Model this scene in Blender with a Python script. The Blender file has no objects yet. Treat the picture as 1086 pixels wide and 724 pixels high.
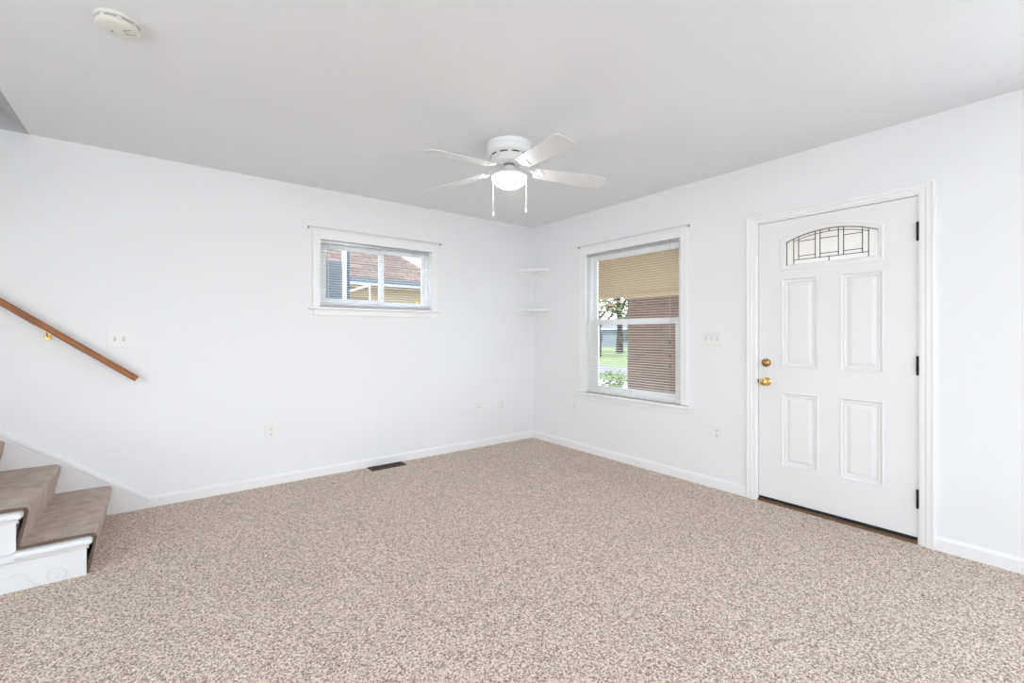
import bpy, bmesh, math, random
from mathutils import Vector, Matrix
PI = math.pi
C = bpy.context.scene.collection
sc = bpy.context.scene

# ------------------------------------------------------------------ camera
F_PX, W_PX, H_PX = 481.26, 1086, 724
cam_d = bpy.data.cameras.new('camera')
cam_d.sensor_fit = 'HORIZONTAL'; cam_d.sensor_width = 36.0
cam_d.lens = 36.0 * F_PX / W_PX
cam_d.shift_y = -8.24 / W_PX
cam_d.clip_start = 0.02; cam_d.clip_end = 300
cam = bpy.data.objects.new('camera', cam_d); C.objects.link(cam)
cam.location = (-3.4344, -4.0471, 1.2074)
cam.rotation_euler = (PI / 2, 0, -0.6576)
sc.camera = cam

# ------------------------------------------------------------------ view, world, sun, fill lamps
sc.view_settings.view_transform = 'Standard'
sc.view_settings.look = 'None'
sc.view_settings.gamma = 1.0
sc.view_settings.use_curve_mapping = False
sc.view_settings.exposure = -0.06
try:
    sc.cycles.use_denoising = True
    sc.cycles.max_bounces = 12
    sc.cycles.diffuse_bounces = 8
    sc.cycles.transparent_max_bounces = 24
    sc.cycles.sample_clamp_indirect = 6.0
except Exception:
    pass
world = bpy.data.worlds.new('sky'); sc.world = world
world.use_nodes = True
wt = world.node_tree; wt.nodes.clear()
w_tc = wt.nodes.new('ShaderNodeTexCoord'); w_sep = wt.nodes.new('ShaderNodeSeparateXYZ')
w_ramp = wt.nodes.new('ShaderNodeValToRGB'); w_bg = wt.nodes.new('ShaderNodeBackground')
w_out = wt.nodes.new('ShaderNodeOutputWorld')
w_ramp.color_ramp.elements[0].position = 0.0; w_ramp.color_ramp.elements[0].color = (0.95, 0.97, 1.0, 1)
w_ramp.color_ramp.elements[1].position = 0.6; w_ramp.color_ramp.elements[1].color = (0.62, 0.78, 1.0, 1)
wt.links.new(w_tc.outputs['Generated'], w_sep.inputs[0]); wt.links.new(w_sep.outputs['Z'], w_ramp.inputs[0])
wt.links.new(w_ramp.outputs[0], w_bg.inputs[0]); wt.links.new(w_bg.outputs[0], w_out.inputs[0])
w_bg.inputs[1].default_value = 4.2

sun_d = bpy.data.lights.new('sun', 'SUN'); sun_d.energy = 8.5; sun_d.angle = 0.02; sun_d.color = (1.0, 0.95, 0.86)
sun = bpy.data.objects.new('sun', sun_d); C.objects.link(sun)
sun.rotation_euler = Vector((0.42, 0.30, -0.86)).to_track_quat('-Z', 'Y').to_euler()   # shines towards +x +y, from behind the house

def fill_lamp(name, loc, direction, sx, sy, power, col=(0.945, 0.97, 1.0)):
    d = bpy.data.lights.new(name, 'AREA'); d.shape = 'RECTANGLE'; d.size = sx; d.size_y = sy
    d.energy = power; d.color = col
    o = bpy.data.objects.new(name, d); C.objects.link(o)
    o.location = loc; o.rotation_euler = Vector(direction).to_track_quat('-Z', 'Z').to_euler()
    return o
# fill lamps at windows added to brighten the room, all out of view
fill_lamp('fill_rear_right', (-1.65, -6.34, 1.30), (0, 1, 0), 2.1, 1.7, 6)
fill_lamp('fill_rear_left', (-4.25, -6.34, 1.30), (0, 1, 0), 1.5, 1.7, 18)
fill_lamp('fill_side', (-5.74, -3.2, 1.30), (1, 0, 0), 1.9, 1.7, 33)
fill_lamp('fill_front', (.145, -5.05, 1.35), (-1, 0, 0), 1.2, 1.4, 32)

# ------------------------------------------------------------------ materials
def nodes(name):
    m = bpy.data.materials.new(name); m.use_nodes = True
    return m, m.node_tree, m.node_tree.nodes['Principled BSDF']
def mat(name, col, rough=0.5, metal=0.0, noise=None, bump=None, spec=0.5, em=None, trans=0.0):
    """noise=(scale, amount) varies the colour; bump=(scale, strength, distance) roughens the surface"""
    m, t, b = nodes(name)
    b.inputs['Base Color'].default_value = (*col, 1); b.inputs['Roughness'].default_value = rough
    b.inputs['Metallic'].default_value = metal; b.inputs['Specular IOR Level'].default_value = spec
    if em: b.inputs['Emission Color'].default_value = (*em[0], 1); b.inputs['Emission Strength'].default_value = em[1]
    if trans: b.inputs['Transmission Weight'].default_value = trans
    tc = t.nodes.new('ShaderNodeTexCoord')
    sc_, am = noise or (6.0, 0.02)
    n = t.nodes.new('ShaderNodeTexNoise'); n.inputs['Scale'].default_value = sc_; n.inputs['Detail'].default_value = 4
    r = t.nodes.new('ShaderNodeMixRGB')
    r.inputs[1].default_value = (*[max(0, c * (1 - am)) for c in col], 1)
    r.inputs[2].default_value = (*[min(1, c * (1 + am)) for c in col], 1)
    t.links.new(tc.outputs['Object'], n.inputs['Vector']); t.links.new(n.outputs['Fac'], r.inputs[0])
    t.links.new(r.outputs[0], b.inputs['Base Color'])
    if bump:
        n2 = t.nodes.new('ShaderNodeTexNoise'); n2.inputs['Scale'].default_value = bump[0]; n2.inputs['Detail'].default_value = 3
        bp = t.nodes.new('ShaderNodeBump'); bp.inputs['Strength'].default_value = bump[1]; bp.inputs['Distance'].default_value = bump[2]
        t.links.new(tc.outputs['Object'], n2.inputs['Vector']); t.links.new(n2.outputs['Fac'], bp.inputs['Height'])
        t.links.new(bp.outputs[0], b.inputs['Normal'])
    return m

M = {}
M['wall'] = mat('wall_paint', (0.866, 0.873, 0.888), 0.55, noise=(1.3, 0.012), bump=(90, 0.12, 0.002), spec=0.35)
M['wall_dark'] = mat('stairwell_grey', (0.55, 0.555, 0.575), 0.7)  # grey carries the shade of the soffit that faces away from the light
M['ceiling'] = mat('ceiling_paint', (0.805, 0.822, 0.85), 0.8, noise=(2, 0.01), bump=(70, 0.45, 0.006), spec=0.2)
M['trim'] = mat('trim_paint', (0.90, 0.902, 0.91), 0.32, noise=(3, 0.008))
M['door'] = mat('door_paint', (0.86, 0.862, 0.872), 0.38, noise=(2, 0.012))
M['vinyl'] = mat('white_vinyl', (0.94, 0.94, 0.945), 0.3)
M['plate'] = mat('white_plastic', (0.86, 0.86, 0.85), 0.3)
M['slot'] = mat('dark_slot', (0.05, 0.05, 0.05), 0.6)
M['slotgrey'] = mat('grey_slot', (0.25, 0.25, 0.25), 0.6)
M['brass'] = mat('polished_brass', (0.83, 0.58, 0.22), 0.18, 1.0)
M['brass_dark'] = mat('tarnished_brass', (0.36, 0.25, 0.10), 0.25, 1.0)
M['stairpaint'] = mat('stair_paint', (0.78, 0.785, 0.795), 0.4)
M['black'] = mat('black_metal', (0.02, 0.02, 0.022), 0.35, 0.6)
M['fan'] = mat('fan_enamel', (0.86, 0.865, 0.87), 0.28)
M['blade'] = mat('fan_blade', (0.73, 0.735, 0.74), 0.4)
M['slat'] = mat('blind_slat', (0.93, 0.93, 0.92), 0.4)
def m_slat():
    m, t, b = nodes('translucent_slat'); b.inputs['Base Color'].default_value = (.97, .97, .96, 1); b.inputs['Roughness'].default_value = .4
    tl = t.nodes.new('ShaderNodeBsdfTranslucent'); tl.inputs[0].default_value = (.97, .97, .95, 1)
    mx = t.nodes.new('ShaderNodeMixShader'); mx.inputs[0].default_value = .5
    o = t.nodes['Material Output']; t.links.new(b.outputs[0], mx.inputs[1]); t.links.new(tl.outputs[0], mx.inputs[2]); t.links.new(mx.outputs[0], o.inputs[0])
    return m
M['slat'] = m_slat()
M['alu'] = mat('grey_blind_rail', (0.50, 0.51, 0.53), 0.3, 0.7)
M['rod'] = mat('curtain_rod_metal', (0.42, 0.42, 0.43), 0.35, 0.8)
M['rodw'] = mat('white_rod', (0.62, 0.62, 0.62), 0.35)
M['cord'] = mat('blind_cord', (0.55, 0.52, 0.47), 0.8)
M['tassel'] = mat('brown_tassel', (0.10, 0.07, 0.05), 0.5)
M['wand'] = mat('clear_wand', (0.62, 0.64, 0.67), 0.15)
M['vent'] = mat('brown_register', (0.075, 0.048, 0.028), 0.45, 0.4)
M['duct'] = mat('dark_duct', (0.012, 0.010, 0.008), 0.8)
M['sill'] = mat('bronze_threshold', (0.20, 0.125, 0.075), 0.4, 0.3, noise=(20, .3))
M['sweep'] = mat('black_rubber', (0.012, 0.012, 0.012), 0.6)
M['detector'] = mat('aged_plastic', (0.74, 0.73, 0.69), 0.4)
M['came'] = mat('lead_came', (0.05, 0.045, 0.04), 0.4, 0.6)

def m_carpet():
    m, t, b = nodes('speckled_carpet')
    b.inputs['Roughness'].default_value = 0.95; b.inputs['Specular IOR Level'].default_value = 0.1
    b.inputs['Sheen Weight'].default_value = 0.2
    tc = t.nodes.new('ShaderNodeTexCoord')
    v = t.nodes.new('ShaderNodeTexVoronoi'); v.inputs['Scale'].default_value = 190
    wn = t.nodes.new('ShaderNodeSeparateColor')
    n = t.nodes.new('ShaderNodeTexNoise'); n.inputs['Scale'].default_value = 240; n.inputs['Detail'].default_value = 3
    ad = t.nodes.new('ShaderNodeMix'); ad.data_type = 'FLOAT'; ad.inputs[0].default_value = .38
    hf = t.nodes.new('ShaderNodeMath'); hf.operation = 'MULTIPLY'; hf.inputs[1].default_value = 1.0
    rp = t.nodes.new('ShaderNodeValToRGB'); e = rp.color_ramp.elements
    e[0].position = 0.22; e[0].color = (0.233, 0.160, 0.108, 1)
    e[1].position = 0.80; e[1].color = (0.975, 0.855, 0.729, 1)
    x = e.new(0.40); x.color = (0.530, 0.417, 0.325, 1)
    x = e.new(0.57); x.color = (0.774, 0.644, 0.527, 1)
    big = t.nodes.new('ShaderNodeTexNoise'); big.inputs['Scale'].default_value = 1.6; big.inputs['Detail'].default_value = 2
    mr = t.nodes.new('ShaderNodeMapRange'); mr.inputs['To Min'].default_value = 0.93; mr.inputs['To Max'].default_value = 1.07
    mul = t.nodes.new('ShaderNodeMixRGB'); mul.blend_type = 'MULTIPLY'; mul.inputs[0].default_value = 1
    bp = t.nodes.new('ShaderNodeBump'); bp.inputs['Strength'].default_value = 0.7; bp.inputs['Distance'].default_value = 0.008
    L = t.links.new
    L(tc.outputs['Object'], v.inputs['Vector']); L(tc.outputs['Object'], n.inputs['Vector']); L(tc.outputs['Object'], big.inputs['Vector'])
    L(v.outputs['Color'], wn.inputs[0]); L(wn.outputs[0], ad.inputs[2]); L(n.outputs['Fac'], ad.inputs[3]); L(ad.outputs[0], hf.inputs[0])
    L(hf.outputs[0], rp.inputs[0]); L(rp.outputs[0], mul.inputs[1]); L(big.outputs['Fac'], mr.inputs[0]); L(mr.outputs[0], mul.inputs[2])
    L(mul.outputs[0], b.inputs['Base Color']); L(v.outputs['Distance'], bp.inputs['Height']); bp.invert = True; L(bp.outputs[0], b.inputs['Normal'])
    return m
M['carpet'] = m_carpet()
def m_plush():
    m, t, b = nodes('taupe_plush')
    b.inputs['Roughness'].default_value = 0.95; b.inputs['Specular IOR Level'].default_value = 0.1
    b.inputs['Sheen Weight'].default_value = 0.3
    tc = t.nodes.new('ShaderNodeTexCoord')
    n = t.nodes.new('ShaderNodeTexNoise'); n.inputs['Scale'].default_value = 14; n.inputs['Detail'].default_value = 6
    n2 = t.nodes.new('ShaderNodeTexNoise'); n2.inputs['Scale'].default_value = 220; n2.inputs['Detail'].default_value = 2
    a = t.nodes.new('ShaderNodeMath'); a.operation = 'ADD'; h = t.nodes.new('ShaderNodeMath'); h.operation = 'MULTIPLY'; h.inputs[1].default_value = .5
    rp = t.nodes.new('ShaderNodeValToRGB'); e = rp.color_ramp.elements
    e[0].position = .36; e[0].color = (0.314, 0.239, 0.192, 1); e[1].position = .64; e[1].color = (0.560, 0.445, 0.374, 1)
    bp = t.nodes.new('ShaderNodeBump'); bp.inputs['Strength'].default_value = .5; bp.inputs['Distance'].default_value = .004
    L = t.links.new
    L(tc.outputs['Object'], n.inputs['Vector']); L(tc.outputs['Object'], n2.inputs['Vector']); L(n.outputs[0], a.inputs[0]); L(n2.outputs[0], a.inputs[1])
    L(a.outputs[0], h.inputs[0]); L(h.outputs[0], rp.inputs[0]); L(rp.outputs[0], b.inputs['Base Color']); L(n2.outputs[0], bp.inputs['Height']); L(bp.outputs[0], b.inputs['Normal'])
    return m
M['plush'] = m_plush()
M['plush_edge'] = mat('ragged_carpet_backing', (0.17, 0.12, 0.095), 1.0, noise=(160, 0.6), bump=(200, .8, .006))
def m_wood(name, c1, c2, scale, slope):
    m, t, b = nodes(name); b.inputs['Roughness'].default_value = 0.35
    tc = t.nodes.new('ShaderNodeTexCoord'); mp = t.nodes.new('ShaderNodeMapping'); mp.inputs['Scale'].default_value = scale
    rot = t.nodes.new('ShaderNodeMapping'); rot.inputs['Rotation'].default_value = (0, -slope, 0); t.links.new(tc.outputs['Object'], rot.inputs[0])
    n = t.nodes.new('ShaderNodeTexNoise'); n.inputs['Scale'].default_value = 10; n.inputs['Detail'].default_value = 6
    rp = t.nodes.new('ShaderNodeValToRGB'); e = rp.color_ramp.elements
    e[0].position = .35; e[0].color = (*c1, 1); e[1].position = .68; e[1].color = (*c2, 1)
    L = t.links.new; L(rot.outputs[0], mp.inputs[0]); L(mp.outputs[0], n.inputs['Vector']); L(n.outputs[0], rp.inputs[0]); L(rp.outputs[0], b.inputs['Base Color'])
    return m
M['rail'] = m_wood('oak_stain', (0.21, 0.066, 0.012), (0.40, 0.145, 0.030), (0.5, 9, 9), math.atan(.794))
def m_glass(name, gloss=0.05):
    m = bpy.data.materials.new(name); m.use_nodes = True; t = m.node_tree; t.nodes.clear()
    tr = t.nodes.new('ShaderNodeBsdfTransparent'); gl = t.nodes.new('ShaderNodeBsdfGlossy'); gl.inputs['Roughness'].default_value = .18
    mx = t.nodes.new('ShaderNodeMixShader'); mx.inputs[0].default_value = gloss; o = t.nodes.new('ShaderNodeOutputMaterial')
    tr.inputs[0].default_value = (.97, .98, .98, 1)
    t.links.new(tr.outputs[0], mx.inputs[1]); t.links.new(gl.outputs[0], mx.inputs[2]); t.links.new(mx.outputs[0], o.inputs[0])
    return m
M['glass'] = m_glass('window_glass', .006)
def m_frost():
    m = bpy.data.materials.new('obscure_glass'); m.use_nodes = True; t = m.node_tree; t.nodes.clear()
    a = t.nodes.new('ShaderNodeBsdfTranslucent'); a.inputs[0].default_value = (.72, .66, .62, 1)
    b = t.nodes.new('ShaderNodeBsdfGlossy'); b.inputs['Roughness'].default_value = .25
    tr = t.nodes.new('ShaderNodeBsdfTransparent')
    tc = t.nodes.new('ShaderNodeTexCoord'); n = t.nodes.new('ShaderNodeTexNoise'); n.inputs['Scale'].default_value = 60
    bp = t.nodes.new('ShaderNodeBump'); bp.inputs['Strength'].default_value = .5; bp.inputs['Distance'].default_value = .01
    m1 = t.nodes.new('ShaderNodeMixShader'); m1.inputs[0].default_value = .03
    m2 = t.nodes.new('ShaderNodeMixShader'); m2.inputs[0].default_value = .12
    o = t.nodes.new('ShaderNodeOutputMaterial'); L = t.links.new
    L(tc.outputs['Object'], n.inputs['Vector']); L(n.outputs[0], bp.inputs['Height']); L(bp.outputs[0], b.inputs['Normal'])
    L(a.outputs[0], m1.inputs[1]); L(b.outputs[0], m1.inputs[2]); L(m1.outputs[0], m2.inputs[1]); L(tr.outputs[0], m2.inputs[2]); L(m2.outputs[0], o.inputs[0])
    return m
M['frost'] = m_frost()
M['bowl'] = mat('lit_opal_glass', (0.95, 0.95, 0.95), 0.3, em=((1.0, 0.98, 0.96), 30.0))
# outside
M['grass'] = mat('lawn_grass', (0.138, 0.176, 0.067), 0.9, noise=(1.2, 0.45), bump=(40, .6, .05))
M['asphalt'] = mat('pale_asphalt', (0.150, 0.138, 0.146), 0.9, noise=(8, .12))
M['concrete'] = mat('concrete', (0.336, 0.320, 0.304), 0.9, noise=(5, .12))
M['tan'] = mat('tan_porch_paint', (0.714, 0.561, 0.374), 0.7, noise=(2, .05))
M['porchroof'] = mat('porch_roofing', (0.116, 0.087, 0.070), 0.9)
M['bark'] = mat('tree_bark', (0.050, 0.037, 0.030), 0.95, noise=(20, .4), bump=(30, .6, .02))
M['leaf'] = mat('green_leaves', (0.070, 0.113, 0.031), 0.8, noise=(6, .5))
M['leaf2'] = mat('autumn_leaves', (0.195, 0.139, 0.065), 0.8, noise=(6, .4))
M['yellow'] = mat('yellow_leaves', (0.370, 0.314, 0.044), 0.8, noise=(20, .3))
M['siding_blue'] = mat('blue_grey_siding', (0.115, 0.135, 0.161), 0.7)
M['siding_lblue'] = mat('pale_blue_siding', (0.167, 0.192, 0.217), 0.8)
M['siding_tan'] = mat('tan_siding', (0.510, 0.402, 0.255), 0.8)
M['grey_roof'] = mat('grey_roofing', (0.125, 0.134, 0.150), 0.9)
M['pane_dark'] = mat('dark_pane', (0.05, 0.06, 0.07), 0.1)
def m_brick(name, c1, c2, mortar, w, h, axes, ms=0.02):
    m, t, b = nodes(name); b.inputs['Roughness'].default_value = .9
    tc = t.nodes.new('ShaderNodeTexCoord'); sp = t.nodes.new('ShaderNodeSeparateXYZ'); cb = t.nodes.new('ShaderNodeCombineXYZ')
    br = t.nodes.new('ShaderNodeTexBrick'); br.inputs['Scale'].default_value = 1
    br.inputs['Brick Width'].default_value = w; br.inputs['Row Height'].default_value = h; br.inputs['Mortar Size'].default_value = ms
    br.inputs['Color1'].default_value = (*c1, 1); br.inputs['Color2'].default_value = (*c2, 1); br.inputs['Mortar'].default_value = (*mortar, 1)
    L = t.links.new; L(tc.outputs['Object'], sp.inputs[0])
    s = t.nodes.new('ShaderNodeMath'); s.operation = 'ADD'
    if axes == 'walls': L(sp.outputs[0], s.inputs[0]); L(sp.outputs[1], s.inputs[1]); L(s.outputs[0], cb.inputs[0]); L(sp.outputs[2], cb.inputs[1])
    else: L(sp.outputs[0], cb.inputs[0]); L(sp.outputs[1], cb.inputs[1])
    L(cb.outputs[0], br.inputs['Vector']); L(br.outputs[0], b.inputs['Base Color'])
    return m
M['brick'] = m_brick('brown_brick', (0.359, 0.226, 0.164), (0.273, 0.172, 0.129), (0.296, 0.257, 0.218), 0.21, 0.075, 'walls', .008)
M['orange_brick'] = m_brick('orange_brick', (0.324, 0.171, 0.09), (0.252, 0.126, 0.072), (0.27, 0.225, 0.18), 0.21, 0.075, 'walls', .008)
M['shingle'] = m_brick('brown_shingles', (0.158, 0.104, 0.083), (0.09, 0.061, 0.05), (0.058, 0.04, 0.036), 0.30, 0.14, 'flat', .012)

# ------------------------------------------------------------------ mesh helpers
def nb(): return bmesh.new()
def box(bm, x0, x1, y0, y1, z0, z1):
    x0, x1 = sorted((x0, x1)); y0, y1 = sorted((y0, y1)); z0, z1 = sorted((z0, z1))
    v = [bm.verts.new(p) for p in ((x0, y0, z0), (x1, y0, z0), (x1, y1, z0), (x0, y1, z0), (x0, y0, z1), (x1, y0, z1), (x1, y1, z1), (x0, y1, z1))]
    for f in ((0, 3, 2, 1), (4, 5, 6, 7), (0, 1, 5, 4), (1, 2, 6, 5), (2, 3, 7, 6), (3, 0, 4, 7)): bm.faces.new([v[i] for i in f])
def prism(bm, poly, a0, a1, axis):
    """poly of 2D points extruded along an axis: axis 'x' -> (y,z), 'y' -> (x,z), 'z' -> (x,y)"""
    def P(q, a): return {'x': (a, q[0], q[1]), 'y': (q[0], a, q[1]), 'z': (q[0], q[1], a)}[axis]
    A = [bm.verts.new(P(q, a0)) for q in poly]; B = [bm.verts.new(P(q, a1)) for q in poly]
    n = len(poly); bm.faces.new(A); bm.faces.new(B[::-1])
    for i in range(n): bm.faces.new((A[i], B[i], B[(i + 1) % n], A[(i + 1) % n]))
def loft(bm, rings, cap=True, closed=True):
    R = [[bm.verts.new(p) for p in r] for r in rings]
    for a, b in zip(R, R[1:]):
        n = len(a)
        for i in range(n if closed else n - 1): bm.faces.new((a[i], a[(i + 1) % n], b[(i + 1) % n], b[i]))
    if cap: bm.faces.new(R[0][::-1]); bm.faces.new(R[-1])
def tube(bm, pts, r, n=8):
    pts = [Vector(p) for p in pts]; rs = r if isinstance(r, (list, tuple)) else [r] * len(pts); rings = []
    ref = None
    for i, p in enumerate(pts):
        d = (pts[min(i + 1, len(pts) - 1)] - pts[max(i - 1, 0)]).normalized()
        if ref is None: ref = d.orthogonal().normalized()
        u = (ref - d * ref.dot(d)).normalized(); ref = u; w = d.cross(u)
        rings.append([p + (u * math.cos(2 * PI * k / n) + w * math.sin(2 * PI * k / n)) * rs[i] for k in range(n)])
    loft(bm, rings)
def lathe(bm, prof, n=32, axis='z', c=(0, 0, 0)):
    """prof: list of (radius, height) along the axis from c"""
    rings = []
    for r, h in prof:
        r = max(r, 1e-4); ring = []
        for k in range(n):
            a = 2 * PI * k / n; u, v = r * math.cos(a), r * math.sin(a)
            ring.append({'z': (c[0] + u, c[1] + v, c[2] + h), 'x': (c[0] + h, c[1] + u, c[2] + v), 'y': (c[0] + v, c[1] + h, c[2] + u)}[axis])
        rings.append(ring)
    loft(bm, rings)
def put(name, bm, m, parent=None, bevel=0, smooth=False, mats=None):
    bmesh.ops.recalc_face_normals(bm, faces=bm.faces)
    me = bpy.data.meshes.new(name)
    if smooth:
        for f in bm.faces: f.smooth = True
        for e in bm.edges:
            if len(e.link_faces) == 2 and e.calc_face_angle(0) > math.radians(38): e.smooth = False
    bm.to_mesh(me); bm.free()
    for x in (mats or [m]): me.materials.append(x)
    o = bpy.data.objects.new(name, me); C.objects.link(o)
    if parent:
        o.parent = parent
        o.matrix_parent_inverse = Matrix.Identity(4)
        off, q = Vector((0, 0, 0)), parent
        while q: off += q.location; q = q.parent
        me.transform(Matrix.Translation(-off))   # parts are written in world coordinates
    if bevel:
        b = o.modifiers.new('bevel', 'BEVEL'); b.width = bevel; b.segments = 2; b.limit_method = 'ANGLE'
    return o
def tag(o, label=None, cat=None, group=None, kind=None):
    if label: o['label'] = label
    if cat: o['category'] = cat
    if group: o['group'] = group
    if kind: o['kind'] = kind
    return o
def thing(name, loc, label, cat, group=None, kind=None):
    o = bpy.data.objects.new(name, None); C.objects.link(o); o.location = loc; o.empty_display_size = .1
    return tag(o, label, cat, group, kind)
def copy_tree(o, parent=None):
    c = o.copy(); C.objects.link(c); c.parent = parent
    for ch in o.children: copy_tree(ch, c)
    return c
def cells(bm, ys, zs, holes, emit):
    for i in range(len(ys) - 1):
        for j in range(len(zs) - 1):
            cy, cz = (ys[i] + ys[i + 1]) / 2, (zs[j] + zs[j + 1]) / 2
            if any(h[0] < cy < h[1] and h[2] < cz < h[3] for h in holes): continue
            emit(bm, ys[i], ys[i + 1], zs[j], zs[j + 1])

H = 2.44; XL, YN = -5.6, -6.2; WT = 0.14
RWN = (-5.7, -4.4, .6, 2.1)      # window added in the right wall beyond the door for fill light
OX = -4.08                     # edge of the stair opening in the ceiling
W1 = (-2.37, -1.325, 1.45, 2.01)   # window in the back wall: x0,x1,z0,z1
W2 = (-1.915, -0.845, 0.625, 2.01) # window in the right wall: y0,y1,z0,z1
D1 = (-3.420, -2.515, 0.0, 2.015)  # front door opening: y0,y1,z0,z1

# ------------------------------------------------------------------ the room
bm = nb(); box(bm, XL - .2, .14, YN - .2, .14, -.12, 0)
tag(put('floor', bm, M['carpet']), 'beige speckled wall-to-wall carpet', 'floor', kind='structure')
bm = nb()
cells(bm, [XL, OX, W1[0], W1[1], WT], [0, W1[2], W1[3], H, H + .16], [W1, (XL, OX, H, H + .16)], lambda b, a, c, d, e: box(b, a, c, 0, WT, d, e))
tag(put('wall_back', bm, M['wall']), 'plain white wall with the small sliding window', 'wall', kind='structure')
bm = nb()
cells(bm, [YN, RWN[0], RWN[1], D1[0], D1[1], W2[0], W2[1], 0], [0, .6, W2[2], W2[3], D1[3], 2.1, H + .16], [W2, D1, RWN], lambda b, a, c, d, e: box(b, 0, WT, a, c, d, e))
tag(put('wall_right', bm, M['wall']), 'plain white wall with the tall window and the front door', 'wall', kind='structure')
NW = [(-2.75, -.55, .4, 2.2), (-5.05, -3.45, .4, 2.2)]  # openings added behind the camera to let fill light in
bm = nb()
cells(bm, [XL, NW[1][0], NW[1][1], NW[0][0], NW[0][1], WT], [0, .4, 2.2, H], NW, lambda b, a, c, d, e: box(b, a, c, YN - WT, YN, d, e))
tag(put('wall_near', bm, M['wall']), 'white wall behind the viewer with two windows added for fill light', 'wall', kind='structure')
LWN = (-4.2, -2.2, .4, 2.2)  # opening added in the left wall to let fill light in
bm = nb()
cells(bm, [YN, LWN[0], LWN[1], 0.0], [0, .4, 2.2, H], [LWN], lambda b, a, c, d, e: box(b, XL - WT, XL, a, c, d, e))
tag(put('wall_left', bm, M['wall']), 'white wall at the far left with a window added for fill light', 'wall', kind='structure')
SY = -1.05                     # near side of the stairwell
bm = nb()
box(bm, OX, 0, YN, 0, H, H + .16); box(bm, XL, OX, YN, SY, H, H + .16)
tag(put('ceiling', bm, M['ceiling']), 'finely textured pale grey ceiling', 'ceiling', kind='structure')
# stairwell above the ceiling opening: sloping soffit, upper walls
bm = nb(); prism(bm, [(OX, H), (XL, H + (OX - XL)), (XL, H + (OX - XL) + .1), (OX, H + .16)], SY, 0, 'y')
tag(put('ceiling_stairwell', bm, M['wall_dark']), 'sloping ceiling over the stairs, its shade put in as grey', 'ceiling', kind='structure')
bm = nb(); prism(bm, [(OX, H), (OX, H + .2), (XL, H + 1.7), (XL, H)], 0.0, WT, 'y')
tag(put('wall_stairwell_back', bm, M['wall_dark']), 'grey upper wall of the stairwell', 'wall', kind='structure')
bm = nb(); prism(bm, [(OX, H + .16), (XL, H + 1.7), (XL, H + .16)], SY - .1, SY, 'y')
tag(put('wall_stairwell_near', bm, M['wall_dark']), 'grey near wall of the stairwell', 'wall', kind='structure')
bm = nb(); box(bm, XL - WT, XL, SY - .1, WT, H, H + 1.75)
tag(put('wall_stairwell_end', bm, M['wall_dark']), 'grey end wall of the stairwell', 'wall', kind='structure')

# baseboards
def base(name, segs, axis, label):
    bm = nb()
    for a, b in segs:
        q = [(0, 0), (-.014, 0), (-.014, .062), (-.010, .072), (-.006, .078), (0, .078)]
        if axis == 'x': prism(bm, q, a, b, 'x')
        else: prism(bm, q, a, b, 'y')
    tag(put(name, bm, M['trim']), label, 'baseboard', kind='structure')
base('baseboard_back', [(-3.492, -.0)], 'x', 'white baseboard under the small window')
base('baseboard_right', [(-2.452, -.014), (YN, -3.487)], 'y', 'white baseboard on the wall with the door')

bm = nb(); prism(bm, [(XL, 0), (XL + .014, 0), (XL + .014, .062), (XL + .006, .078), (XL, .078)], YN + .014, -.98, 'y')
tag(put('baseboard_left', bm, M['trim']), 'white baseboard on the far left wall', 'baseboard', kind='structure')
bm = nb(); prism(bm, [(YN, 0), (YN + .014, 0), (YN + .014, .062), (YN + .006, .078), (YN, .078)], XL, 0, 'x')
tag(put('baseboard_near', bm, M['trim']), 'white baseboard behind the viewer', 'baseboard', kind='structure')

# ------------------------------------------------------------------ windows
def frame_rect(bm, axis, a0, a1, z0, z1, w, d0, d1, wb=None, wt=None, wr=None):
    """rectangular frame of bars; a along the wall; d depth range"""
    wb = w if wb is None else wb; wt = w if wt is None else wt; wr = w if wr is None else wr
    B = (lambda p, q, r, s: box(bm, p, q, d0, d1, r, s)) if axis == 'x' else (lambda p, q, r, s: box(bm, d0, d1, p, q, r, s))
    B(a0, a0 + w, z0, z1); B(a1 - wr, a1, z0, z1); B(a0 + w, a1 - wr, z0, z0 + wb); B(a0 + w, a1 - wr, z1 - wt, z1)

win1 = thing('window_1', (-1.85, 0, 1.45), 'small horizontal sliding window high in the back wall', 'window', kind='structure')
x0, x1, z0, z1 = W1
bm = nb()
box(bm, x0 - .062, x0, -.018, 0, z0 - .02, z1 + .075); box(bm, x1, x1 + .072, -.018, 0, z0 - .02, z1 + .075)
box(bm, x0, x1, -.018, 0, z1, z1 + .075)
put('casing', bm, M['trim'], win1, bevel=.003)
bm = nb(); box(bm, x0 - .095, x1 + .105, -.052, 0, z0 - .036, z0 - .014); box(bm, x0, x1, 0, .05, z0 - .036, z0 - .001)
put('stool', bm, M['trim'], win1, bevel=.005)
bm = nb(); box(bm, x0 - .055, x1 + .066, -.016, 0, z0 - .085, z0 - .036)
put('apron', bm, M['trim'], win1, bevel=.003)
bm = nb(); frame_rect(bm, 'x', x0, x1, z0, z1, .022, .045, .125)
put('window_frame', bm, M['vinyl'], win1, bevel=.002)
bm = nb(); frame_rect(bm, 'x', x0 + .022, -1.797, z0 + .022, z1 - .022, .042, .052, .078, wr=.036)
box(bm, -1.83, -1.795, .046, .079, z0 + .022, z1 - .022)
put('sliding_sash', bm, M['vinyl'], win1, bevel=.002)
bm = nb(); frame_rect(bm, 'x', -1.802, x1 - .022, z0 + .022, z1 - .022, .030, .082, .108, wr=.036)
put('fixed_sash', bm, M['vinyl'], win1, bevel=.002)
bm = nb(); box(bm, x0 + .05, -1.82, .064, .068, z0 + .05, z1 - .05); put('pane', bm, M['glass'], win1)
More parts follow.
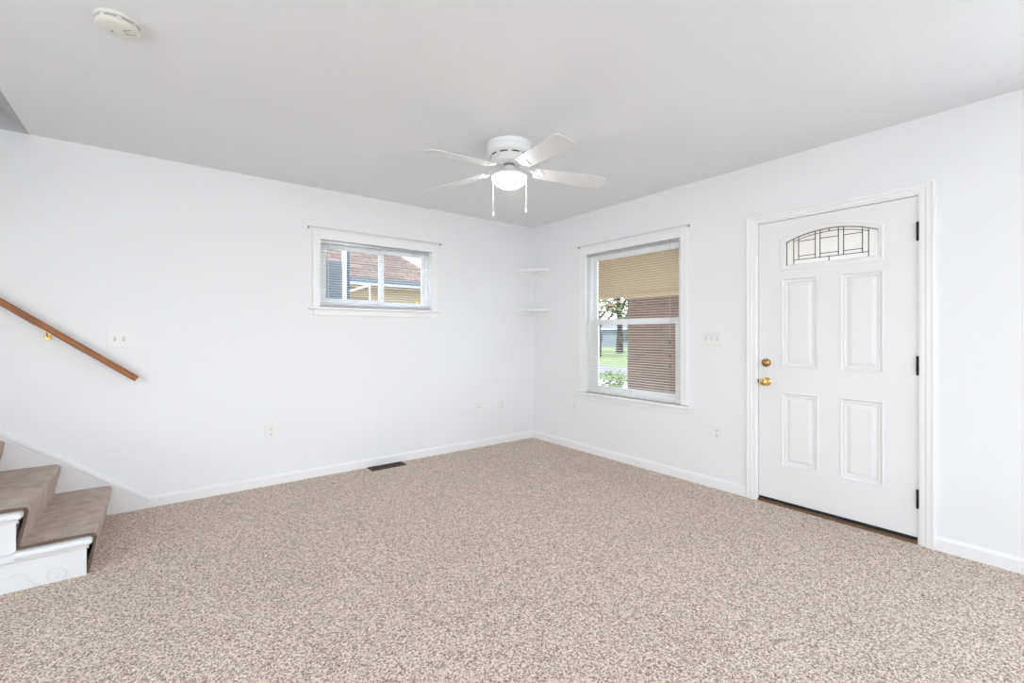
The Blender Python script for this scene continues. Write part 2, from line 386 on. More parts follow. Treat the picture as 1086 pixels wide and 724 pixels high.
bm = nb(); box(bm, -1.79, x1 - .05, .094, .098, z0 + .05, z1 - .05); put('pane', bm, M['glass'], win1)

win2 = thing('window_2', (0, -1.38, .625), 'tall double-hung window left of the front door', 'window', kind='structure')
y0, y1, z0, z1 = W2
bm = nb()
box(bm, -.018, 0, y0 - .064, y0, z0 - .01, z1 + .068); box(bm, -.018, 0, y1, y1 + .078, z0 - .01, z1 + .068); box(bm, -.018, 0, y0, y1, z1, z1 + .068)
box(bm, -.023, -.018, y0 - .064, y0 - .050, z0 - .01, z1 + .068); box(bm, -.023, -.018, y1 + .064, y1 + .078, z0 - .01, z1 + .068); box(bm, -.023, -.018, y0 - .05, y1 + .064, z1 + .054, z1 + .068)
put('casing', bm, M['trim'], win2, bevel=.003)
bm = nb(); box(bm, -.052, 0, y0 - .098, y1 + .125, z0 - .034, z0 - .012); box(bm, 0, .03, y0, y1, z0 - .034, z0 - .002)
put('stool', bm, M['trim'], win2, bevel=.005)
bm = nb(); box(bm, -.016, 0, y0 - .055, y1 + .068, z0 - .082, z0 - .034)
put('apron', bm, M['trim'], win2, bevel=.003)
bm = nb(); frame_rect(bm, 'y', y0, y1, z0, z1, .026, .030, .13, wr=.030)
put('window_frame', bm, M['vinyl'], win2, bevel=.002)
bm = nb(); frame_rect(bm, 'y', y0 + .026, y1 - .030, 1.310, z1 - .024, .046, .072, .098, wb=.040, wt=.038)
put('upper_sash', bm, M['vinyl'], win2, bevel=.002)
bm = nb(); frame_rect(bm, 'y', y0 + .026, y1 - .030, z0 + .02, 1.338, .056, .038, .064, wb=.045, wt=.045, wr=.09)
put('lower_sash', bm, M['vinyl'], win2, bevel=.002)
bm = nb(); box(bm, .083, .087, y0 + .06, y1 - .06, 1.34, z1 - .05); put('pane', bm, M['glass'], win2)
bm = nb(); box(bm, .049, .053, y0 + .07, y1 - .10, z0 + .05, 1.31); put('pane', bm, M['glass'], win2)

for k, (h, ax) in enumerate([(NW[0], 'x'), (NW[1], 'x'), (LWN, 'y'), (RWN, 'r')]):  # windows out of view, added to go with the fill lamps
    w = thing('window_%d' % (k + 3), ((h[0] + h[1]) / 2 if ax == 'x' else (XL if ax == 'y' else 0), YN if ax == 'x' else (h[0] + h[1]) / 2, h[2]),
              ['wide right window added behind the viewer for fill light', 'left window added behind the viewer for fill light', 'wide window added in the far left wall for fill light', 'window added right of the front door, beyond the view, for fill light'][k], 'window', kind='structure')
    d = {'x': YN - .10, 'y': XL - .10, 'r': .04}[ax]
    bm = nb(); frame_rect(bm, ax, h[0], h[1], h[2], h[3], .05, d, d + .06)
    mid = (h[0] + h[1]) / 2
    if ax == 'x': box(bm, mid - .02, mid + .02, d, d + .06, h[2], h[3])
    else: box(bm, d, d + .06, mid - .02, mid + .02, h[2], h[3])
    put('window_frame', bm, M['vinyl'], w)
    bm = nb()
    if ax == 'x': box(bm, h[0] + .04, h[1] - .04, d + .028, d + .032, h[2] + .04, h[3] - .04)
    else: box(bm, d + .028, d + .032, h[0] + .04, h[1] - .04, h[2] + .04, h[3] - .04)
    put('pane', bm, M['glass'], w)

# ------------------------------------------------------------------ front door
door = thing('door_1', (0, -2.965, 0), 'white front door with arched leaded glass and four raised panels', 'door', kind='structure')
DX = .010                       # room face of the slab
y0, y1 = -3.407, -2.530; zb, zt = .036, 1.999
bm = nb()
cpro = [(0, 0), (0, -.010), (.10, -.012), (.36, -.012), (.46, -.017), (.74, -.017), (.82, -.021), (.95, -.021), (1, -.018), (1, 0)]
LY, RY, TZ = -2.518, -3.418, 2.012      # inner edges; mitred at the top corners
loft(bm, [[(d, LY + w * .066, 0) for w, d in cpro], [(d, LY + w * .066, TZ + w * .056) for w, d in cpro],
          [(d, RY - w * .069, TZ + w * .056) for w, d in cpro], [(d, RY - w * .069, 0) for w, d in cpro]])
put('casing', bm, M['trim'], door)
bm = nb()
box(bm, 0, WT, -2.5275, D1[1], 0, D1[3]); box(bm, 0, WT, D1[0], -3.4095, 0, D1[3]); box(bm, 0, WT, -3.4095, -2.5275, 2.002, D1[3])
box(bm, .056, .075, -2.545, -2.5275, 0.03, 2.002); box(bm, .056, .075, -3.4095, -3.392, 0.03, 2.002); box(bm, .056, .075, -3.392, -2.545, 1.985, 2.002)
put('jamb', bm, M['trim'], door)
bm = nb(); box(bm, -.006, WT, -3.4095, -2.5275, 0, .016); box(bm, .022, WT, -3.4095, -2.5275, .016, .026)
put('threshold', bm, M['sill'], door)
bm = nb(); box(bm, DX + .002, DX + .006, y0, y1, .0165, zb); box(bm, DX + .006, DX + .040, y0, y1, .0265, zb)
put('door_sweep', bm, M['sweep'], door)
P = [(-2.906, -2.681, .969, 1.596), (-3.253, -3.028, .969, 1.596), (-2.908, -2.681, .281, .799), (-3.253, -3.028, .281, .799)]
gh = (-3.240, -2.690, 1.662, 1.92)
def arch(y, ya, yb, zs, zp):    # height of a shallow arc springing at zs, peaking at zp
    c = (yb - ya) / 2; r = (c * c + (zp - zs) ** 2) / (2 * (zp - zs)); m_ = (ya + yb) / 2
    return zp - r + math.sqrt(max(r * r - (y - m_) ** 2, 0))
slab = nb()
ys = [y0, -3.253, -3.240, -3.028, -2.907, -2.690, -2.681, y1]; zs = [zb, .281, .799, .969, 1.596, 1.662, 1.92, zt]
holes = [(p[0], p[1] if p[1] != -2.681 else -2.681, p[2], p[3]) for p in P] + [gh]
cells(slab, ys, zs, holes, lambda b, a, c, d, e: box(b, DX, DX + .044, a, c, d, e))
N = 20
top = [(gh[0] + (gh[1] - gh[0]) * i / N) for i in range(N + 1)]
prism(slab, [(gh[0], 1.92)] + [(t_, arch(t_, gh[0], gh[1], 1.852, 1.912)) for t_ in top] + [(gh[1], 1.92)], DX, DX + .044, 'x')
sl = put('slab', slab, M['door'], door)
def rect_ring(p, ins, x): a, b, c, d = p; return [(x, a + ins, c + ins), (x, b - ins, c + ins), (x, b - ins, d - ins), (x, a + ins, d - ins)]
for p in P:
    bm = nb()
    prof = [(0, DX), (.001, DX - .0035), (.006, DX - .0045), (.010, DX - .003), (.014, DX + .006), (.020, DX + .007), (.024, DX + .003), (.030, DX + .0035), (.034, DX + .008), (.058, DX + .001), (.060, DX + .0005)]
    loft(bm, [rect_ring(p, 0, DX + .044)] + [rect_ring(p, i, x) for i, x in prof])
    put('raised_panel', bm, M['door'], door)
def arch_loop(ya, yb, zl, zs_, zp, x, n=24):
    L = [(x, ya, zl), (x, yb, zl)]
    return L + [(x, yb + (ya - yb) * i / n, arch(yb + (ya - yb) * i / n, ya, yb, zs_, zp)) for i in range(n + 1)]
bm = nb()
O = (-3.253, -2.675, 1.648, 1.868, 1.938); I = (-3.224, -2.710, 1.683, 1.843, 1.899)
def mix(t): return [o * (1 - t) + i * t for o, i in zip(O, I)]
pr = [(0, DX), (.04, DX - .006), (.28, DX - .009), (.42, DX - .008), (.5, DX - .004), (.85, DX - .004), (1.0, DX + .002), (1.0, DX + .018)]
loft(bm, [arch_loop(*mix(t), x) for t, x in pr], cap=False)
gf = put('glass_frame', bm, M['door'], door, smooth=True)
bm = nb(); A_ = arch_loop(-3.226, -2.708, 1.681, 1.845, 1.901, DX + .014); B_ = arch_loop(-3.226, -2.708, 1.681, 1.845, 1.901, DX + .020)
loft(bm, [A_, B_]); put('obscure_pane', bm, M['frost'], door)
bm = nb()
gx = DX + .012
def gz(y): return arch(y, -3.224, -2.710, 1.843, 1.899)
def came(a, b, r=.0022): box_line(bm, (gx, *a), (gx, *b), r)
def box_line(bm, a, b, r):
    a, b = Vector(a), Vector(b); d = (b - a).normalized(); u = Vector((1, 0, 0)); w = d.cross(u)
    loft(bm, [[p + u * sx * r * .8 + w * sy * r for sx, sy in ((1, 1), (1, -1), (-1, -1), (-1, 1))] for p in (a, b)])
for yv, za, zb_ in ((-2.712, 1.684, 0), (-2.756, 1.684, 0), (-2.786, 1.715, 0), (-2.886, 1.715, 0), (-2.914, 1.715, 0), (-3.017, 1.715, 0), (-3.045, 1.715, 0), (-3.144, 1.715, 0), (-3.175, 1.684, 0)):
    came((yv, za), (yv, gz(yv) - .001))
came((-2.756, 1.715), (-3.175, 1.715))
for a, b in ((-2.786, -2.886), (-2.914, -3.017), (-3.045, -3.144)):
    came((a, 1.739), (b, 1.739)); came((a, 1.840), (b, 1.840))
came((-2.965, 1.684), (-2.965, 1.715)); came((-2.965, gz(-2.965) - .022), (-2.965, gz(-2.965)))
seg = [-2.756 + (-3.175 + 2.756) * i / 14 for i in range(15)]
for a, b in zip(seg, seg[1:]): came((a, gz(a) - .020), (b, gz(b) - .020), .0018)
seg = [-2.711 + (-3.223 + 2.711) * i / 18 for i in range(19)]
for a, b in zip(seg, seg[1:]): came((a, gz(a) - .001), (b, gz(b) - .001), .0022)
put('leaded_came', bm, M['came'], door)
# hardware
bm = nb(); lathe(bm, [(0.0, -.012), (.018, -.012), (.027, -.008), (.030, -.002), (.030, DX)], 28, 'x', (0, -2.583, 1.0))
dl = put('deadbolt', bm, M['brass_dark'], door, smooth=True)
bm = nb(); lathe(bm, [(.0, -.018), (.009, -.018), (.010, -.011)], 16, 'x', (0, -2.583, 1.0))
prism(bm, [(-2.583 + a, 1.0 + b) for a, b in ((-.016, -.010), (-.011, -.014), (.016, .010), (.011, .014))], -.030, -.015, 'x')
put('thumb_turn', bm, M['brass'], dl, bevel=.001)
bm = nb(); lathe(bm, [(.031, DX), (.031, .003), (.027, -.002), (.014, -.006), (.012, -.014), (.018, -.019), (.026, -.026), (.0285, -.036), (.025, -.045), (.014, -.050), (.0, -.051)], 32, 'x', (0, -2.584, .864))
put('door_knob', bm, M['brass'], door, smooth=True)
bm = nb(); box(bm, -.001, .02, -2.5285, -2.5265, .852, .878); put('strike_plate', bm, M['black'], door)
for zc in (1.796, 1.024, .259):
    bm = nb(); lathe(bm, [(.0, -.056), (.004, -.055), (.0062, -.052), (.0062, -.018), (.0055, -.017), (.0062, -.016), (.0062, .016), (.0055, .017), (.0062, .018), (.0062, .052), (.004, .055), (.0, .056)], 14, 'z', (-.001, -3.4085, zc))
    box(bm, .001, .009, -3.4105, -3.406, zc - .051, zc + .051)
    put('hinge', bm, M['black'], door, smooth=True)

# ------------------------------------------------------------------ stairs
RISE, RUN, RX, SYF = .185, .242, -3.735, -.942
st = thing('staircase', (RX, SYF, 0), 'white-sided staircase with taupe carpet runner climbing left along the wall', 'staircase')
NS = 8
def rx(k): return RX - RUN * (k - 1)          # riser face of step k (1-based)
bm = nb()   # sawtooth side board
poly = [(RX - .004, 0)]
for k in range(1, NS + 1): poly += [(rx(k) - .004, RISE * k - .034), (rx(k + 1) - .004, RISE * k - .034)]
poly[-1] = (XL + .002, RISE * NS - .034); poly += [(XL + .002, 0)]
prism(bm, poly, SYF, SYF + .02, 'y')
so = put('side_stringer', bm, M['stairpaint'], st)
for k in range(1, NS + 1):
    bm = nb(); box(bm, rx(k) - .016, rx(k), SYF - .003, -.016, RISE * (k - 1) + (.001 if k > 1 else 0), RISE * k - .033)
    box(bm, rx(k) - .040, rx(k) + .003, SYF - .006, SYF - .0002, RISE * (k - 1) + .001, RISE * k - .034)
    put('riser', bm, M['stairpaint'], st)
    bm = nb()
    xb = max(rx(k + 1), XL + .002)
    r = .0165; zc = RISE * k - r
    n = 8
    prof = [(xb - .0, RISE * k), ] + [(rx(k) + .010 + r * math.cos(a), zc + r * math.sin(a)) for a in [PI / 2 - PI * i / n for i in range(n + 1)]] + [(xb, RISE * k - .033)]
    prism(bm, prof, SYF + .006, -.016, 'y')
    # rounded return nosing on the open side
    def ring(y, s): return [(x if x < rx(k) - .0 else x - (1 - s) * .006, y, zc + (z - zc) * s) for x, z in prof]
    loft(bm, [ring(SYF + .006, 1), ring(SYF - .014, 1), ring(SYF - .021, .88), ring(SYF - .026, .55), ring(SYF - .027, .1)])
    put('tread', bm, M['stairpaint'], st, smooth=True)
    bm = nb(); prism(bm, [(SYF, RISE * k - .034), (SYF - .013, RISE * k - .034), (SYF - .013, RISE * k - .040), (SYF - .007, RISE * k - .046), (SYF - .004, RISE * k - .052), (SYF, RISE * k - .052)], max(rx(k + 1) - .11, XL + .002), rx(k) + .012, 'x')
    if k < NS: box(bm, max(rx(k + 1) - .11, XL + .002), rx(k + 1) - .0005, SYF - .017, SYF, RISE * k - .034, RISE * k - .006)
    put('cove_moulding', bm, M['stairpaint'], st)
# carpet runner over treads and risers
bm = nb(); line = []
for k in range(1, NS + 1):
    zt_ = RISE * k + .012; zb_ = RISE * (k - 1) + (.014 if k > 1 else .002)
    nose = rx(k) + .024; r = .020
    line += [(rx(k) + .008, zb_), (rx(k) + .012, zb_ + .03), (nose + r * .35, zt_ - .075)]
    line += [(nose - .006 + r * math.cos(a), zt_ - r + r * math.sin(a)) for a in (-.35, 0, .4, .8, 1.2, 1.57)]
    xe = max(rx(k + 1) + .012, XL + .002)
    line += [((nose - .02) * .5 + xe * .5, zt_ + .001), (xe, zt_)]
def off(line, d):
    o = []
    for i, p in enumerate(line):
        a = Vector(line[max(i - 1, 0)]); b = Vector(line[min(i + 1, len(line) - 1)]); t_ = (b - a).normalized()
        o.append((p[0] + t_[1] * -d, p[1] + t_[0] * d))
    return o
inn = off(line, .010)
ya, yb = -.920, -.018
rings = []
random.seed(4)
o_ = [Vector((x, 0, z)) for x, z in line]; i_ = [Vector((x, 0, z)) for x, z in inn]
va = [bm.verts.new((p.x, ya + random.uniform(-.003, .003), p.z)) for p in o_]; vb = [bm.verts.new((p.x, yb, p.z)) for p in o_]
vc = [bm.verts.new((p.x, ya, p.z)) for p in i_]; vd = [bm.verts.new((p.x, yb, p.z)) for p in i_]
for i in range(len(o_) - 1):
    bm.faces.new((va[i], va[i + 1], vb[i + 1], vb[i])); f = bm.faces.new((va[i], vc[i], vc[i + 1], va[i + 1])); f.material_index = 1
    bm.faces.new((vc[i], vd[i], vd[i + 1], vc[i + 1])); bm.faces.new((vd[i], vb[i], vb[i + 1], vd[i + 1]))
put('carpet_runner', bm, None, st, smooth=True, mats=[M['plush'], M['plush_edge']])
# frayed binding along the open edge of the runner
bm = nb(); tube(bm, [(x, ya, z) for x, z in [((a[0] + b[0]) / 2, (a[1] + b[1]) / 2) for a, b in zip(line, inn)]], [.0080 + .0016 * math.sin(i * 2.3) for i in range(len(line))], 6)
put('frayed_edge', bm, M['plush_edge'], st)
# sloping skirt board on the wall with a moulded cap
bm = nb()
sl_ = .79; fx = -3.493
def cz(x, d=0): return .062 + d + (fx - x) * sl_
xe = XL + .002
prism(bm, [(fx, 0), (fx, cz(fx, -.012)), (xe, cz(xe, -.012)), (xe, 0)], -.0155, -.0015, 'y')
put('wall_skirt', bm, M['trim'], st)
bm = nb()
for d0, d1, t_ in ((-.050, -.028, .023), (-.028, -.021, .0165), (-.021, .000, .030), (.0, .008, .024), (.008, .016, .017)):
    prism(bm, [(fx, cz(fx, d0)), (fx, cz(fx, d1)), (xe, cz(xe, d1)), (xe, cz(xe, d0))], -t_, -.0015, 'y')
put('skirt_cap', bm, M['trim'], st, bevel=.0015)
# scroll appliques on the side board
def scroll(k):
    bx, bz = rx(k), RISE * (k - 1); yy = SYF - .0015
    cx_, cz_ = bx - .111, bz + .038; sp = []
    for i in range(44):     # spiral head, from the foot inwards
        a = math.radians(-48 + i / 43 * 500); r = .043 - .037 * (i / 43)
        sp.append((cx_ + r * math.cos(a), yy, max(cz_ + r * .95 * math.sin(a), bz + .003)))
    bm = nb(); tube(bm, sp, .0036, 6)
    put('scroll_applique', bm, M['stairpaint'], st, smooth=True)
    tail = [(-.150, .004), (-.163, .007), (-.180, .020), (-.195, .040), (-.210, .067), (-.226, .083), (-.241, .086), (-.253, .078), (-.262, .070), (-.271, .076), (-.285, .081)]
    bm = nb(); tube(bm, [(bx + u, yy, bz + w) for u, w in tail], [.0042] * 10 + [.0018], 6)
    put('scroll_tail', bm, M['stairpaint'], st, smooth=True)
for k in (1, 2, 3): scroll(k)

# ------------------------------------------------------------------ handrail
hr = thing('handrail', (-4.0, -.06, 1.24), 'stained wooden handrail sloping up the wall over the stairs', 'handrail')
bm = nb(); s = .794; xa, za = -3.566, .902; xb = -5.5; zb2 = za + (xa - xb) * s
d = Vector((-1, 0, s)).normalized(); up_ = Vector((s, 0, 1)).normalized()
ringp = [(-.017, -.013), (-.011, -.019), (.011, -.019), (.017, -.013), (.017, .010), (.010, .018), (-.010, .018), (-.017, .010)]
loft(bm, [[Vector((x, -.065, z)) + Vector((0, 1, 0)) * u + up_ * w for u, w in ringp] for x, z in ((xa, za), (xb, zb2))])
put('rail', bm, M['rail'], hr)
for bxp in (-3.996, -5.1):
    zr = za + (xa - bxp) * s - .024
    bm = nb(); lathe(bm, [(.0, -.009), (.012, -.009), (.016, -.005), (.017, 0)], 20, 'y', (bxp - .004, 0, zr - .035))
    tube(bm, [(bxp - .004, -.004, zr - .036), (bxp - .002, -.030, zr - .038), (bxp, -.055, zr - .028), (bxp, -.064, zr - .010), (bxp, -.065, zr + .002)], [.007, .0055, .005, .005, .006], 10)
    loft(bm, [[Vector((bxp, -.065, zr + .0008)) + d * a * .024 + Vector((0, 1, 0)) * b * .008 + up_ * c for a, b in ((-1, -1), (1, -1), (1, 1), (-1, 1))] for c in (-.0025, .0035)])
    put('bracket', bm, M['brass'], hr, smooth=True)

# ------------------------------------------------------------------ blinds
def blind(name, axis, a0, a1, zt_, zbm, dc, label, pitch, wand, tassels, cords, tilt):
    """axis 'x': blind along x in the back wall (depth +y); 'y': along y in the right wall (depth +x)"""
    P3 = (lambda a, dd, z: (a, dd, z)) if axis == 'x' else (lambda a, dd, z: (dd, a, z))
    def bx(bm, a, b, d0, d1, z0, z1):
        if axis == 'x': box(bm, a, b, d0, d1, z0, z1)
        else: box(bm, d0, d1, a, b, z0, z1)
    t = thing(name, P3((a0 + a1) / 2, dc, zbm), label, 'blind', 'raised-slat mini blinds in the windows')
    bm = nb(); bx(bm, a0 - .004, a1 + .004, dc - .014, dc + .014, zt_ - .024, zt_); put('headrail', bm, M['alu'], t, bevel=.002)
    for e in (a0 - .006, a1 - .008):
        bm = nb(); bx(bm, e, e + .014, dc - .0165, dc + .0165, zt_ - .027, zt_ + .0005); put('mounting_bracket', bm, M['plate'], t)
    bm = nb(); z = zt_ - .036; w = .0086
    while z > zbm + .018:
        rows = []
        for j in range(4):
            u = -1 + 2 * j / 3; dd = dc + u * w * math.cos(tilt); zz = z + .0018 * (1 - u * u) + u * w * math.sin(tilt)
            rows.append((bm.verts.new(P3(a0, dd, zz)), bm.verts.new(P3(a1, dd, zz))))
        for r0, r1 in zip(rows, rows[1:]): bm.faces.new((r0[0], r0[1], r1[1], r1[0]))
        z -= pitch
    so_ = put('slats', bm, M['slat'], t, smooth=True)
    sd = so_.modifiers.new('thick', 'SOLIDIFY'); sd.thickness = .0006
    bm = nb(); bx(bm, a0, a1, dc - .0125, dc + .0125, zbm, zbm + .011); put('bottom_rail', bm, M['alu'] if axis == 'x' else M['slat'], t, bevel=.003)
    for c_ in cords:
        bm = nb()
        for dd in (-.0128, .0128): tube(bm, [P3(c_, dc + dd, zt_ - .024), P3(c_, dc + dd, zbm + .01)], .0006, 5)
        put('ladder_cord', bm, M['cord'], t)
    if wand:
        bm = nb(); tube(bm, [P3(wand[0], dc - .021, zt_ - .02), P3(wand[0], dc - .022, wand[1])], .0033, 8)
        put('tilt_wand', bm, M['wand'], t, smooth=True)
    for (c_, zz, kk) in tassels:
        bm = nb(); tube(bm, [P3(c_, dc - .019, zt_ - .02), P3(c_, dc - .020, zz + .02)], .0010, 5); pc = put('pull_cord', bm, M['cord'], t)
        bm = nb()
        if kk:
            p_ = P3(c_, dc - .020, zz); lathe(bm, [(.0, .018), (.003, .017), (.0045, .005), (.0065, -.012), (.0, -.014)], 10, 'z', p_)
            put('tassel', bm, M['tassel'], pc, smooth=True)
        else: bm.free()
    return t
blind('window_blind', 'x', W1[0] + .006, W1[1] - .008, 2.008, 1.452, .018, 'short white mini blind with open slats in the small back window', .0215, (-2.302, 1.49), [], (-2.18, -1.85, -1.50), -.03)
blind('window_blind', 'y', W2[0] + .008, W2[1] - .006, 2.008, .632, .008, 'long white mini blind with dark cord tassels in the tall right window', .0225, (-.875, 1.30),
      [(-1.812, 1.130, 1), (-1.812, 1.02, 1), (-1.815, .93, 1)], (-1.00, -1.385, -1.77), .10)

# ------------------------------------------------------------------ curtain rods
def rod(axis, a0, a1, z, label):
    P3 = (lambda a, dd, zz: (a, dd, zz)) if axis == 'x' else (lambda a, dd, zz: (dd, a, zz))
    t = thing('curtain_rod', P3((a0 + a1) / 2, 0, z), label, 'curtain rod', 'thin curtain rods over the windows')
    s_ = 1 if a1 > a0 else -1
    bm = nb(); tube(bm, [P3(a0, -.018, z), P3(a0 + s_ * .004, -.040, z), P3(a0 + s_ * .02, -.045, z), P3(a1 - s_ * .02, -.045, z), P3(a1 - s_ * .004, -.040, z), P3(a1, -.022, z)], .0035, 8)
    put('rod', bm, M['rodw'], t, smooth=True)
    for e in (a0, a1):
        bm = nb(); bmx = P3(e, 0, z)
        if axis == 'x': box(bm, e - .006, e + .006, -.003, 0, z - .010, z + .010); box(bm, e - .003, e + .003, -.030, 0, z - .005, z + .005)
        else: box(bm, -.003, 0, e - .006, e + .006, z - .010, z + .010); box(bm, -.030, 0, e - .003, e + .003, z - .005, z + .005)
        put('rod_bracket', bm, M['rod'], t)
rod('x', -2.462, -1.222, 2.100, 'thin white curtain rod above the small back window')
rod('y', -1.985, -.748, 2.095, 'thin white curtain rod above the tall right window')

# ------------------------------------------------------------------ switches and sockets
def plate(kind, axis, a, z, gang, label, group, name):
    """a = centre along wall"""
    w = {1: .078, 2: .122, 3: .170}[gang]; h = .118
    P3 = (lambda u, dd, zz: (a + u, -dd, z + zz)) if axis == 'x' else (lambda u, dd, zz: (-dd, a + u, z + zz))
    def bx(bm, u0, u1, d0, d1, z0, z1):
        p, q = P3(u0, d0, z0), P3(u1, d1, z1); box(bm, p[0], q[0], p[1], q[1], p[2], q[2])
    t = thing(name, P3(0, 0, 0), label, {'switch': 'light switch', 'outlet': 'outlet', 'jack': 'wall jack'}[kind], group)
    bm = nb(); bx(bm, -w / 2, w / 2, 0, .006, -h / 2, h / 2); put('cover_plate', bm, M['plate'], t, bevel=.0025)
    offs = [(i - (gang - 1) / 2) * .046 for i in range(gang)]
    for u in offs:
        if kind == 'switch':
            bm = nb(); bx(bm, u - .0055, u + .0055, .006, .0068, -.0125, .0125); put('toggle_slot', bm, M['slotgrey'], t)
            bm = nb(); p = [P3(u + du, dd, zz) for du, dd, zz in ((-.0045, .006, -.010), (.0045, .006, -.010), (.0045, .006, .006), (-.0045, .006, .006))]
            q = [P3(u + du, dd, zz) for du, dd, zz in ((-.0038, .016, .002), (.0038, .016, .002), (.0038, .014, .010), (-.0038, .014, .010))]
            loft(bm, [p, q]); put('toggle', bm, M['plate'], t)
            sv = (.03, -.03)
        elif kind == 'outlet':
            for zc in (.0195, -.0195):
                bm = nb(); pts = [(.0165 * math.cos(x), .0145 * math.sin(x)) for x in [2 * PI * i / 20 for i in range(20)]]
                loft(bm, [[P3(u + px, .006, zc + pz) for px, pz in pts], [P3(u + px, .0078, zc + pz) for px, pz in pts]])
                f_ = put('socket', bm, M['plate'], t)
                bm = nb()
                bx(bm, u - .0075, u - .0052, .0078, .0082, zc - .002, zc + .008); bx(bm, u + .0052, u + .0075, .0078, .0082, zc - .002, zc + .007)
                bx(bm, u - .0028, u + .0028, .0078, .0082, zc - .0105, zc - .0055)
                put('contact_slots', bm, M['slot'], f_)
            sv = (0,)
        else:
            bm = nb(); bx(bm, u - .009, u + .009, .006, .0085, -.010, .010); put('jack_insert', bm, M['plate'], t)
            bm = nb(); bx(bm, u - .0045, u + .0045, .0085, .0089, -.004, .005); put('jack_port', bm, M['slotgrey'], t)
            sv = (.042, -.042)
        for zz in sv:
            bm = nb(); c = P3(u, .006, zz)
            lathe(bm, [(.003, 0), (.003, -.0012 if kind != 'outlet' else -.0022), (.0, -.0015 if kind != 'outlet' else -.0024)], 10, 'y' if axis == 'x' else 'x', c)
            put('cover_screw', bm, M['plate'], t)
        
plate('switch', 'x', -3.660, 1.173, 2, 'double toggle light switch plate on the wall right of the handrail end', 'light switches', 'light_switch')
plate('switch', 'y', -2.178, 1.170, 3, 'triple toggle light switch plate between the tall window and the door', 'light switches', 'light_switch')
plate('outlet', 'x', -2.745, .427, 1, 'white duplex outlet low on the back wall, left of the small window', 'wall outlets', 'wall_outlet')
plate('jack', 'x', -.748, .425, 1, 'white single jack plate on the back wall, left of the corner outlet', 'wall jacks', 'wall_jack')
plate('outlet', 'x', -.448, .427, 1, 'white duplex outlet on the back wall nearest the room corner', 'wall outlets', 'wall_outlet')
plate('jack', 'y', -.672, .440, 1, 'white jack plate low on the right wall beside the tall window', 'wall jacks', 'wall_jack')
plate('outlet', 'y', -2.222, .432, 1, 'white duplex outlet low on the right wall beside the front door', 'wall outlets', 'wall_outlet')

# ------------------------------------------------------------------ floor register
fv = thing('floor_vent', (-1.81, -.085, 0), 'dark brown metal floor vent set in the carpet below the small window', 'floor vent')
bm = nb(); X0, X1, Y0, Y1 = -1.975, -1.648, -.150, -.024
for (a, b, c, d_) in ((X0, X1, Y0, Y0 + .014), (X0, X1, Y1 - .014, Y1), (X0, X0 + .016, Y0 + .014, Y1 - .014), (X1 - .016, X1, Y0 + .014, Y1 - .014)): box(bm, a, b, c, d_, .001, .007)
put('vent_frame', bm, M['vent'], fv, bevel=.002)
bm = nb()
for i in range(26):
    x = X0 + .022 + i * (X1 - X0 - .044) / 25
    prism(bm, [(x - .003, .0025), (x - .001, .0065), (x + .001, .0065), (x - .001, .0025)], Y0 + .014, Y1 - .014, 'y')
box(bm, X0 + .016, X1 - .016, (Y0 + Y1) / 2 - .003, (Y0 + Y1) / 2 + .003, .002, .0068)
put('louvres', bm, M['vent'], fv)
bm = nb(); box(bm, X0 + .012, X1 - .012, Y0 + .012, Y1 - .012, .0005, .0018); put('duct_opening', bm, M['duct'], fv)

# ------------------------------------------------------------------ corner shelves
def shelf(zt_, zb_, label):
    t = thing('corner_shelf', (-.12, -.12, zb_), label, 'shelf', 'white corner shelves')
    n = 10; A = Vector((-.272, -.001)); B = Vector((-.001, -.285)); mid = (A + B) / 2; out = Vector((-1, -1)).normalized()
    arcp = [A.lerp(B, i / n) + out * .030 * math.sin(PI * i / n) for i in range(n + 1)]
    bm = nb(); prism(bm, [(-.001, -.001)] + [(p.x, p.y) for p in arcp], zb_, zt_, 'z'); put('shelf_board', bm, M['trim'], t, bevel=.003)
    bm = nb(); box(bm, -.262, -.001, -.016, -.001, zb_ - .034, zb_ - .0003); put('cleat', bm, M['trim'], t, bevel=.001)
    bm = nb(); box(bm, -.016, -.001, -.272, -.0165, zb_ - .034, zb_ - .0003); put('cleat', bm, M['trim'], t, bevel=.001)
shelf(1.936, 1.910, 'empty white corner shelf, the upper of the two in the room corner')
shelf(1.488, 1.463, 'empty white corner shelf, the lower of the two in the room corner')

# ------------------------------------------------------------------ smoke detector
dx, dy = -3.570, -1.682
sd = thing('smoke_detector', (dx, dy, H), 'round off-white smoke detector on the ceiling near the stairs', 'smoke detector')
bm = nb(); lathe(bm, [(.0, 0), (.072, 0), (.073, -.004), (.071, -.012), (.060, -.014), (.060, -.018), (0, -.018)], 48, 'z', (dx, dy, H)); put('mounting_base', bm, M['detector'], sd, smooth=True)
bm = nb(); lathe(bm, [(.0, -.0155), (.061, -.0155), (.061, -.023), (0, -.023)], 48, 'z', (dx, dy, H)); put('vent_slot', bm, M['slotgrey'], sd, smooth=True)
bm = nb()
for k in range(8):
    bm = nb(); a = 2 * PI * k / 8 + .1; u = Vector((math.cos(a), math.sin(a), 0)); v = Vector((-math.sin(a), math.cos(a), 0)); c = Vector((dx, dy, 0)) + u * .0645
    loft(bm, [[c + u * sx * .004 + v * sy * .007 + Vector((0, 0, z)) for sx, sy in ((1, 1), (-1, 1), (-1, -1), (1, -1))] for z in (H - .0225, H - .014)])
    put('vent_rib', bm, M['detector'], sd)
bm = nb(); lathe(bm, [(.0, -.0228), (.069, -.0228), (.069, -.030), (.064, -.036), (.055, -.040), (.034, -.042), (.032, -.0405), (.029, -.0405), (.027, -.042), (.0, -.0425)], 48, 'z', (dx, dy, H)); put('cover', bm, M['detector'], sd, smooth=True)
bm = nb()
